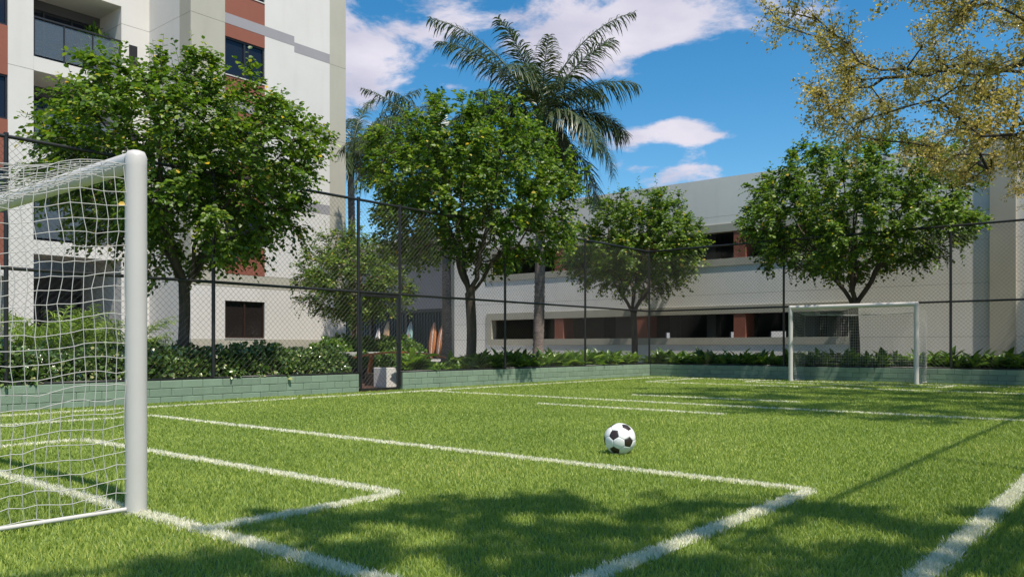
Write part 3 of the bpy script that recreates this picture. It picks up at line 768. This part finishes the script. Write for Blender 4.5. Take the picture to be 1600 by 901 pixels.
# ------------------------------------------------------------------ trees
def grow_tree(seed, fork, limbs, inside, n_attr, step, wig, droop=0):
    """space colonisation: returns node positions, parents"""
    rs = np.random.default_rng(seed); rnd = random.Random(seed)
    P = [np.array((0, 0, -.1))]; par = [-1]
    def chain(start, pts_):
        i = start
        for q in pts_: P.append(np.array(q, float)); par.append(i); i = len(P) - 1
        return i
    k = max(3, int(fork / .3))
    f = chain(0, [(.022 * math.sin(j * .8 + seed), .022 * math.cos(j * .7 + seed), fork * (j + 1) / k) for j in range(k)])
    base = P[f]
    for az, el, L in limbs:
        d = np.array((math.cos(az) * math.cos(el), math.sin(az) * math.cos(el), math.sin(el))); m = max(2, int(L / step)); q = base.copy(); i = f
        for j in range(m):
            q = q + d * step + rs.normal(0, wig * step, 3); P.append(q.copy()); par.append(i); i = len(P) - 1
            d = d + np.array((0, 0, .05)); d /= np.linalg.norm(d)
    att = []
    while len(att) < n_attr:
        q = inside(rs)
        if q is not None: att.append(q)
    att = np.array(att)
    start_n = k + 1
    for it in range(90):
        if not len(att): break
        N = np.array(P)
        use = N[start_n:] if len(N) > start_n else N
        d2 = ((att[:, None, :] - use[None]) ** 2).sum(2)
        nn = d2.argmin(1); dm = d2.min(1)
        alive = dm > (step * 1.5) ** 2
        att, nn = att[alive], nn[alive]
        if not len(att): break
        new = {}
        for a, j in zip(att, nn):
            v = a - use[j]; new.setdefault(j, np.zeros(3)); new[j] += v / np.linalg.norm(v)
        grown = 0
        for j, v in new.items():
            v = v / max(np.linalg.norm(v), 1e-6) + rs.normal(0, wig, 3) + np.array((0, 0, -droop)); v /= np.linalg.norm(v)
            q = use[j] + v * step
            if (((use - q) ** 2).sum(1).min()) < (step * .35) ** 2: continue
            P.append(q); par.append(j + start_n if len(N) > start_n else j); grown += 1
        if not grown: break
    return np.array(P), par

def skeleton(P, par, tip, power, trunk_r, sides=8):
    n = len(P); ch = [[] for _ in range(n)]
    for i, p in enumerate(par):
        if p >= 0: ch[p].append(i)
    acc = np.zeros(n)
    for i in range(n - 1, -1, -1):
        if not ch[i]: acc[i] = 1
        if par[i] >= 0: acc[par[i]] += acc[i]
    rad = tip * acc ** (math.log(trunk_r / tip) / math.log(acc[0]))
    rad[0] *= 1.25
    mb = MB()
    heads = [0]; done = set()
    while heads:
        h_ = heads.pop()
        line = [h_] if par[h_] < 0 else [par[h_], h_]
        i = h_
        while ch[i]:
            b = max(ch[i], key=lambda c: rad[c])
            heads += [c for c in ch[i] if c != b]
            line.append(b); i = b
        rr = [rad[j] for j in line]
        if par[h_] >= 0: rr[0] = min(rr[0], rr[1] * 1.25)
        mx = max(rr)
        mb.tube([P[j] for j in line], rr, 10 if mx > .06 else (6 if mx > .02 else 4), False)
    return mb, rad, ch

def dome(center, a, bu, bl, seed, shell=.42, bump=.24, fq=2.3):
    c = np.array(center)
    def f(rs):
        d = norm(rs.normal(size=3)); u = rs.random() ** shell
        b = bu if d[2] > 0 else bl
        k = 1 + bump * noise.noise(Vector(d * fq) + Vector((seed * 3.7, 0, seed)))
        return c + np.array((d[0] * a, d[1] * a, d[2] * b)) * u * k
    return f

def green_tree(name, label, loc, fork, trunk_r, center, a, bu, bl, seed, n_leaf, leaf=.115, n_attr=900, step=.22, limb_n=4, bark='bark', group='round leafy trees round the court'):
    t = thing(name, label, 'tree', loc, group)
    rs = np.random.default_rng(seed + 50); rd = random.Random(seed)
    limbs = [(2 * math.pi * (j + .3 * rd.random()) / limb_n + seed, R(52 + 16 * rd.random()), .9 + .5 * rd.random()) for j in range(limb_n)]
    P, par = grow_tree(seed, fork, limbs, dome((0, 0, center), a, bu, bl, seed), n_attr, step, .16)
    mb, rad, ch = skeleton(P, par, .006, 2.35, trunk_r)
    tips = [i for i in range(len(P)) if rad[i] < .016 and P[i][2] > fork + .15]
    c = np.array((0, 0, center))
    lp, la, ln, ls = [], [], [], []
    per = 8
    ntw = n_leaf // per
    for k in range(ntw):
        i = tips[rd.randrange(len(tips))]
        p = P[i]; bd = norm(P[i] - P[par[i]]); o = norm((p - c) * np.array((1, 1, 1.0)))
        shoot = o[2] > .35 and rd.random() < .035
        d = norm(o * .55 + bd * .5 + rs.normal(0, .5, 3) + np.array((0, 0, 1.3 if shoot else .0)))
        L = rd.uniform(.28, .52) * (1.5 if shoot else 1)
        sag = 0 if shoot else rd.uniform(.1, .5)
        side = norm(np.cross(d, np.array((0, 0, 1.0)) + rs.normal(0, .2, 3)))
        tw = []
        for j in range(4):
            s = j / 3; tw.append(p + d * L * s + np.array((0, 0, -sag * L * s * s)))
        if k % 2 == 0 or shoot: mb.tube(tw, [.005, .004, .003, .002], 3, False)
        for j in range(per):
            s = .15 + .85 * (j + .5) / per; sg = 1 if j % 2 else -1
            q = p + d * L * s + np.array((0, 0, -sag * L * s * s))
            ax = side * sg * rd.uniform(.5, 1.0) + d * rd.uniform(.3, .8) + np.array((0, 0, rd.uniform(-.75, .15)))
            lp.append(q); la.append(ax); ln.append(np.array((0, 0, 1.0)) + o * .35 + rs.normal(0, .42, 3)); ls.append(leaf * rd.uniform(.6, 1.15))
    mb.build('trunk', bark, t, True)
    link('crown', leaves('crown', np.array(lp), np.array(la), np.array(ln), np.array(ls), (LEAF_T, LEAF_F), rs), 'leaf_green', t)
    return t
green_tree('round_leaf_tree', 'round leafy tree with forked trunk before the apartment building', (-13.55, 7.25, .28), 1.65, .095, 3.75, 2.4, 2.0, 1.75, 11, 38000, .092)
green_tree('round_leaf_tree', 'round leafy tree with forked trunk right of the gate, before the palms', (-13.35, 14.55, .28), 1.9, .125, 4.4, 2.62, 2.45, 2.0, 12, 38000, .098)
green_tree('round_leaf_tree', 'smaller round leafy tree at the far corner of the court', (-14.55, 24.25, .28), 1.75, .11, 3.95, 2.4, 2.25, 1.55, 13, 28000, .1, 800)
goal_tree = green_tree('round_leaf_tree', 'round leafy tree directly behind the far goal', (-6.9, 23.25, .28), 1.75, .13, 4.15, 3.15, 2.35, 1.6, 14, 38000, .102, 900, .25)
green_tree('round_leaf_tree', 'small leafy tree with tan trunk at the apartment corner left of the gate', (-20.5, 16.8, .28), 1.3, .075, 2.7, 1.9, 1.75, 1.25, 15, 22000, .085, 500, .18, 4, 'bark_light')

def yellow_tree(label, loc, seed, rz=0):
    t = thing('yellow_tree', label, 'tree', loc, 'tall trees with fine yellow leaves', rz)
    rs = np.random.default_rng(seed); rd = random.Random(seed)
    limbs = [(R(a), R(e), L) for a, e, L in ((180, 24, 4.2), (150, 40, 3.6), (215, 35, 3.8), (250, 50, 3), (95, 45, 3), (20, 45, 3.2), (320, 45, 3), (180, 62, 3.5))]
    inside = dome((-.8, 0, 5.6), 6.9, 3.6, 2.7, seed, .5, .3, 1.8)
    P, par = grow_tree(seed, 2.6, limbs, inside, 850, .36, .34)
    mb, rad, ch = skeleton(P, par, .011, 2.2, .27)
    tips = [i for i in range(len(P)) if rad[i] < .022 and P[i][2] > 3.0]
    lp, la, ln, ls = [], [], [], []
    for k in range(6600):
        i = tips[rd.randrange(len(tips))]; p = P[i]
        d = norm(norm(P[i] - P[par[i]]) * .5 + rs.normal(0, .6, 3)); L = rd.uniform(.3, .6)
        mb.tube([p, p + d * L * .5 + rs.normal(0, .03, 3), p + d * L], [.006, .004, .002], 3, False)
        m = 40
        s = rs.random(m)[:, None]
        q = p + d * L * s + rs.normal(0, .05, (m, 3))
        lp.append(q); la.append(rs.normal(0, 1, (m, 3)) + d + np.array((0, 0, -.3))); ln.append(rs.normal(0, .7, (m, 3)) + np.array((0, 0, 1))); ls.append(rs.uniform(.036, .062, m))
    mb.build('trunk', 'bark_dark', t, True)
    link('crown', leaves('crown', np.concatenate(lp), np.concatenate(la), np.concatenate(ln), np.concatenate(ls), (SMALL_T, SMALL_F), rs), 'leaf_yellow', t)
    return t
y1 = yellow_tree('yellow-leaved tree reaching in from the upper right corner', (2.1, 15.0, 0), 21)
c = copy_tree(y1); c['label'] = 'yellow-leaved tree by the right end of the garage, just outside the picture'
c.location = (2.2, 25.2, .2); c.rotation_euler = (0, 0, 2.4); c.scale = (.85, .85, .85)
green_tree('round_leaf_tree', 'loose leafy tree beside the camera outside the right fence, shading the near grass', (2.5, 1.2, 0), 2.4, .14, 5.2, 3.6, 2.6, 1.6, 17, 17000, .12, 420, .3)

# ------------------------------------------------------------------ palms
def frond_mesh(rs, az, el, L, curl, nl, ll, stiff=.5, wid=.03):
    """one feathered frond: rachis points and leaflets; returns V, faces, rnd"""
    n = 14; p = np.zeros(3); d_el = el; pts_ = []; dirs = []
    for k in range(n + 1):
        d = np.array((math.cos(az) * math.cos(d_el), math.sin(az) * math.cos(d_el), math.sin(d_el)))
        pts_.append(p.copy()); dirs.append(d); p = p + d * L / n; d_el -= curl / n * (.5 + 1.0 * k / n)
    pts_, dirs = np.array(pts_), np.array(dirs)
    side = np.array((-math.sin(az), math.cos(az), 0))
    V, F4, F3, Rn = [], [], [], []
    mb = MB(); mb.tube(pts_, [.028 * (1 - .85 * k / n) * (L / 3.2) for k in range(n + 1)], 4, False)
    for v in mb.v: V.append(v); Rn.append(.8)
    F4 += mb.f
    for j in range(nl):
        s = .14 + .86 * j / (nl - 1); x = s * n; i = min(int(x), n - 1); f = x - i
        q = pts_[i] * (1 - f) + pts_[i + 1] * f; dd = norm(dirs[i]); up = np.cross(dd, side)
        if up[2] < 0: up = -up
        for sg in (-1, 1):
            l = ll * (math.sin(math.pi * (.18 + .76 * s)) ** .7) * rs.uniform(.8, 1.15)
            ax = norm(side * sg * rs.uniform(.45, 1.0) + dd * rs.uniform(.4, 1.0) + up * rs.uniform(-.45, .55))
            w = norm(np.cross(ax, up)) * wid * .5 * rs.uniform(.8, 1.2)
            r = rs.random(); k0 = len(V)
            for u, ww in ((0, .5), (.4, 1), (.75, .75)):
                c = q + ax * l * u + np.array((0, 0, -1.0)) * l * (1 - stiff) * u * u
                V.append(c - w * ww); V.append(c + w * ww); Rn += [r, r]
            V.append(q + ax * l * .93 + np.array((0, 0, -1.0)) * l * (1 - stiff) * 1.0); Rn.append(r)
            F4 += [(k0, k0 + 1, k0 + 3, k0 + 2), (k0 + 2, k0 + 3, k0 + 5, k0 + 4)]; F3.append((k0 + 4, k0 + 5, k0 + 6))
    return poly_mesh('frond', np.array(V), [np.array(F4), np.array(F3)], Rn)
LAT = 39.6
def palm(label, loc, h_, seed, explicit, n_extra, L=3.3):
    t = thing('palm_tree', label, 'palm', loc, 'feather palms behind the court')
    rs = np.random.default_rng(seed); rd = random.Random(seed)
    mb = MB(); n = int(h_ / .15)
    pts_ = []; rr = []
    for k in range(n + 1):
        s = k / n; b = .165 * (1 - .22 * s) + (.05 * max(0, 1 - s * 12)); 
        for q, e in ((0, .0), (.5, .016)):
            pts_.append((.10 * math.sin(s * 2 + seed), .08 * math.cos(s * 1.7 + seed), (k + q) * h_ / n)); rr.append(b + e + rd.uniform(-.003, .003))
    mb.tube(pts_, rr, 14, False); mb.build('trunk', 'palm_bark', t, True)
    top = Vector(pts_[-1])
    MB().tube([top + Vector((0, 0, -.1)), top + Vector((0, 0, .35)), top + Vector((0, 0, .9))], [.15, .14, .05], 10).build('crownshaft', 'lawn', t, True)
    fl = list(explicit)
    for k in range(n_extra): fl.append((rd.uniform(0, 360), rd.uniform(-5, 72), rd.uniform(.8, 1.05)))
    for az, el, ls in fl:
        me = frond_mesh(rs, R(az + LAT), R(el), L * ls, R(rd.uniform(60, 95) if el < 55 else rd.uniform(45, 70)), rd.choice((84, 92, 100)), rd.uniform(.75, 1.0), rd.uniform(.1, .42), .040)
        link('frond', me, 'leaf_palm', t, top + Vector((0, 0, rd.uniform(.2, .6))))
    return t
palm('tall feather palm with ringed trunk right of the gate tree', (-15.35, 19.8, .28), 7.2, 31,
     ((176, 64, 1.5), (190, 55, 1.2), (4, 70, 1.4), (-5, 44, 1.0), (5, 24, .9), (-8, -8, 1.0), (15, -28, .95), (140, 50, 1.0), (60, 62, 1), (100, 75, 1), (185, 28, .9), (-30, 60, 1), (230, 70, 1), (40, 50, 1)), 8)
palm('feather palm whose crown stands behind the gate tree', (-19.7, 20.1, .28), 6.5, 32, ((110, 84, 1.2), (172, 60, 1.25), (185, 40, 1.2), (190, 15, 1.1), (10, 40, 1), (160, 72, 1.1)), 11)
palm('feather palm with dark trunk at the corner of the apartment building', (-26.1, 21.3, .28), 7.6, 33, ((8, 66, 1.2), (70, 80, 1.1), (0, 40, 1.1), (-10, 0, 1.0), (20, 55, 1.1), (100, 75, 1)), 10, 3.6)

# lime fountain palms at the left
def clump(name, label, loc, seed, n_fr, L, cat, group, matn='leaf_lime'):
    t = thing(name, label, cat, loc, group); rs = np.random.default_rng(seed); rd = random.Random(seed)
    for k in range(n_fr):
        me = frond_mesh(rs, rd.uniform(0, 6.283), R(rd.uniform(35, 82)), L * rd.uniform(.8, 1.1), R(rd.uniform(70, 110)), 26, .30, .55, .020)
        link('frond', me, matn, t, (rd.uniform(-.1, .1), rd.uniform(-.1, .1), 0))
    return t
LP = ((-18.3, 6.0, 1.15, 'lime green fountain palm cut by the left picture edge behind the goal net'), (-18.2, 6.8, 1.2, 'lime green fountain palm just right of the leftmost fence post'),
      (-18.4, 7.6, 1.25, 'lime green fountain palm in the middle of the row behind the net'), (-18.3, 8.4, 1.1, 'lime green fountain palm nearest the white goal post'), (-19.6, 7.3, 1.35, 'lime green fountain palm standing behind the row of others'))
cl = clump('fountain_palm', LP[0][3], (LP[0][0], LP[0][1], .29), 41, 26, 1.6, 'palm', 'lime green palms behind the hedge')
for k, (x, y, s_, lab) in enumerate(LP[1:]):
    c = copy_tree(cl); c['label'] = lab; c.location = (x, y, .29); c.rotation_euler = (0, 0, 1.3 * k + .6); c.scale = (s_, s_, s_)

# ------------------------------------------------------------------ shrubs and low plants
def shrub_mesh(seed, a, b, n, leaf, round_=False):
    rs = np.random.default_rng(seed)
    d = norm(rs.normal(size=(n, 3))); d[:, 2] = np.abs(d[:, 2]); u = rs.random((n, 1)) ** .33
    k = np.array([1 + .22 * noise.noise(Vector(v * 2.6) + Vector((seed, 0, 0))) for v in d])[:, None]
    P = d * np.array((a, a, b)) * u * k + np.array((0, 0, .04))
    A_ = d * .7 + rs.normal(0, .6, (n, 3)); N_ = d * .6 + np.array((0, 0, .8)) + rs.normal(0, .45, (n, 3))
    return leaves('foliage', P, A_, N_, leaf * rs.uniform(.6, 1.2, n), (LEAF_T, LEAF_F) if round_ else (LANCE_T, LANCE_F), rs)
def stems_mesh(seed, a, b):
    rs = random.Random(seed); mb = MB()
    for k in range(9):
        an = rs.uniform(0, 6.28); q = rs.uniform(.3, .75)
        mb.tube([(0, 0, -.05), (math.cos(an) * a * q * .4, math.sin(an) * a * q * .4, b * .4), (math.cos(an) * a * q, math.sin(an) * a * q, b * .8)], [.012, .009, .004], 4, False)
    return mb.mesh('stems')
HS = [(shrub_mesh(60 + k, .48, .52, 2600, .068, True), stems_mesh(k, .45, .5)) for k in range(3)]
def shrub(label, loc, k, sc, rz, group, matn='leaf_hedge', name='hedge_shrub'):
    t = thing(name, label, 'shrub', loc, group, rz); t.scale = (sc, sc, sc)
    me = HS[k][0]
    if matn != 'leaf_hedge': me = me.copy(); me.materials.clear()
    link('foliage', me, matn, t); link('stems', HS[k][1], 'bark', t)
rd = random.Random(9)
n_h = 14
for i in range(n_h):
    for row, x in enumerate((-13.0, -13.65)):
        shrub('dark glossy shrub in the hedge row behind the fence left of the gate', (x + rd.uniform(-.08, .08), 2.4 + i * .57 + row * .28 + rd.uniform(-.06, .06), .28), rd.randrange(3), rd.uniform(.98, 1.2), rd.uniform(0, 6), 'hedge left of the gate')
shrub('dark red leaved shrub behind the hedge near the forked trunk', (-14.5, 7.2, .28), 1, 1.05, 1, None, 'leaf_red', 'red_shrub')
for i in range(5):
    shrub(('leftmost', 'second from left', 'middle', 'second from right', 'rightmost')[i] + ' rounded green shrub behind the concrete ledge', (-20.0 + rd.uniform(-.2, .2), 15.3 + i * .75, .28), rd.randrange(3), rd.uniform(1.5, 1.75), rd.uniform(0, 6), 'shrubs behind the concrete ledge', 'leaf_broad', 'garden_shrub')
for i in range(6):
    shrub(('first', 'second', 'third', 'fourth', 'fifth', 'last')[i] + ' rounded shrub from the left behind the arched bench', (-18.2 + rd.uniform(-.3, .3), 12.8 + i * .8, .28), rd.randrange(3), rd.uniform(.7, .95), rd.uniform(0, 6), 'shrubs behind the bench', 'leaf_broad', 'garden_shrub')

def rosette(seed, n, L):
    rs = np.random.default_rng(seed)
    az = rs.random(n) * 6.283; el = rs.uniform(.15, 1.25, n)
    A_ = np.stack([np.cos(az) * np.cos(el), np.sin(az) * np.cos(el), np.sin(el)], 1)
    P = np.stack([rs.normal(0, .05, n), rs.normal(0, .05, n), rs.uniform(.0, .16, n)], 1)
    N_ = np.stack([-np.cos(az) * np.sin(el), -np.sin(az) * np.sin(el), np.cos(el)], 1) + rs.normal(0, .2, (n, 3))
    T = LANCE_T.copy(); T[:, 0] *= 1.15; T[3, 2] = -.22; T[2, 2] = T[4, 2] = -.02
    return leaves('leaf_rosette', P, A_, N_, L * rs.uniform(.6, 1.1, n), (T, LANCE_F), rs)
RO = [rosette(80 + k, 44, .34) for k in range(4)]
stalk = MB().tube([(0, 0, -.05), (0, 0, .14)], [.02, .012], 5).mesh('stalk')
def leafy(label, x, y, group, sc=1):
    t = thing('leafy_plant', label, 'plant', (x, y, .285), group, rd.uniform(0, 6)); s = sc * rd.uniform(1.1, 1.45); t.scale = (s, s, s)
    link('leaf_rosette', RO[rd.randrange(4)], 'leaf_broad', t); link('stalk', stalk, 'lawn', t)
for row in range(3):
    y = 12.2 + row * .15
    while y < 21.4:
        leafy('bright green leafy plant in the bed between the gate and the far corner', -12.85 - row * .38 + rd.uniform(-.06, .06), y, 'leafy plants between gate and corner', .62 if y < 14 else 1); y += rd.uniform(.34, .44)
    x = -12.6 + row * .15
    while x < 0:
        leafy('bright green leafy plant in the bed behind the far goal', x, 22.05 + row * .38 + rd.uniform(-.06, .06), 'leafy plants behind the far goal'); x += rd.uniform(.36, .46)
leafy('pale green leafy plant spilling beside the cube planter', -12.85, 12.15, None, 1.2)
bpn = thing('balcony_plant', 'potted leafy plant on the apartment balcony', 'plant', (BX - .75, 11.7, 9.762))
MB().tube([(0, 0, 0), (0, 0, .38)], [.15, .2], 14).build('pot', 'frame_dark', bpn, True)
MB().tube([(0, 0, .3), (.03, .02, .8), (.0, .04, 1.2)], [.02, .015, .01], 6).build('stem', 'bark', bpn, True)
me = shrub_mesh(99, .42, 1.25, 320, .28); link('foliage', me, 'leaf_broad', bpn, (0, 0, .45))
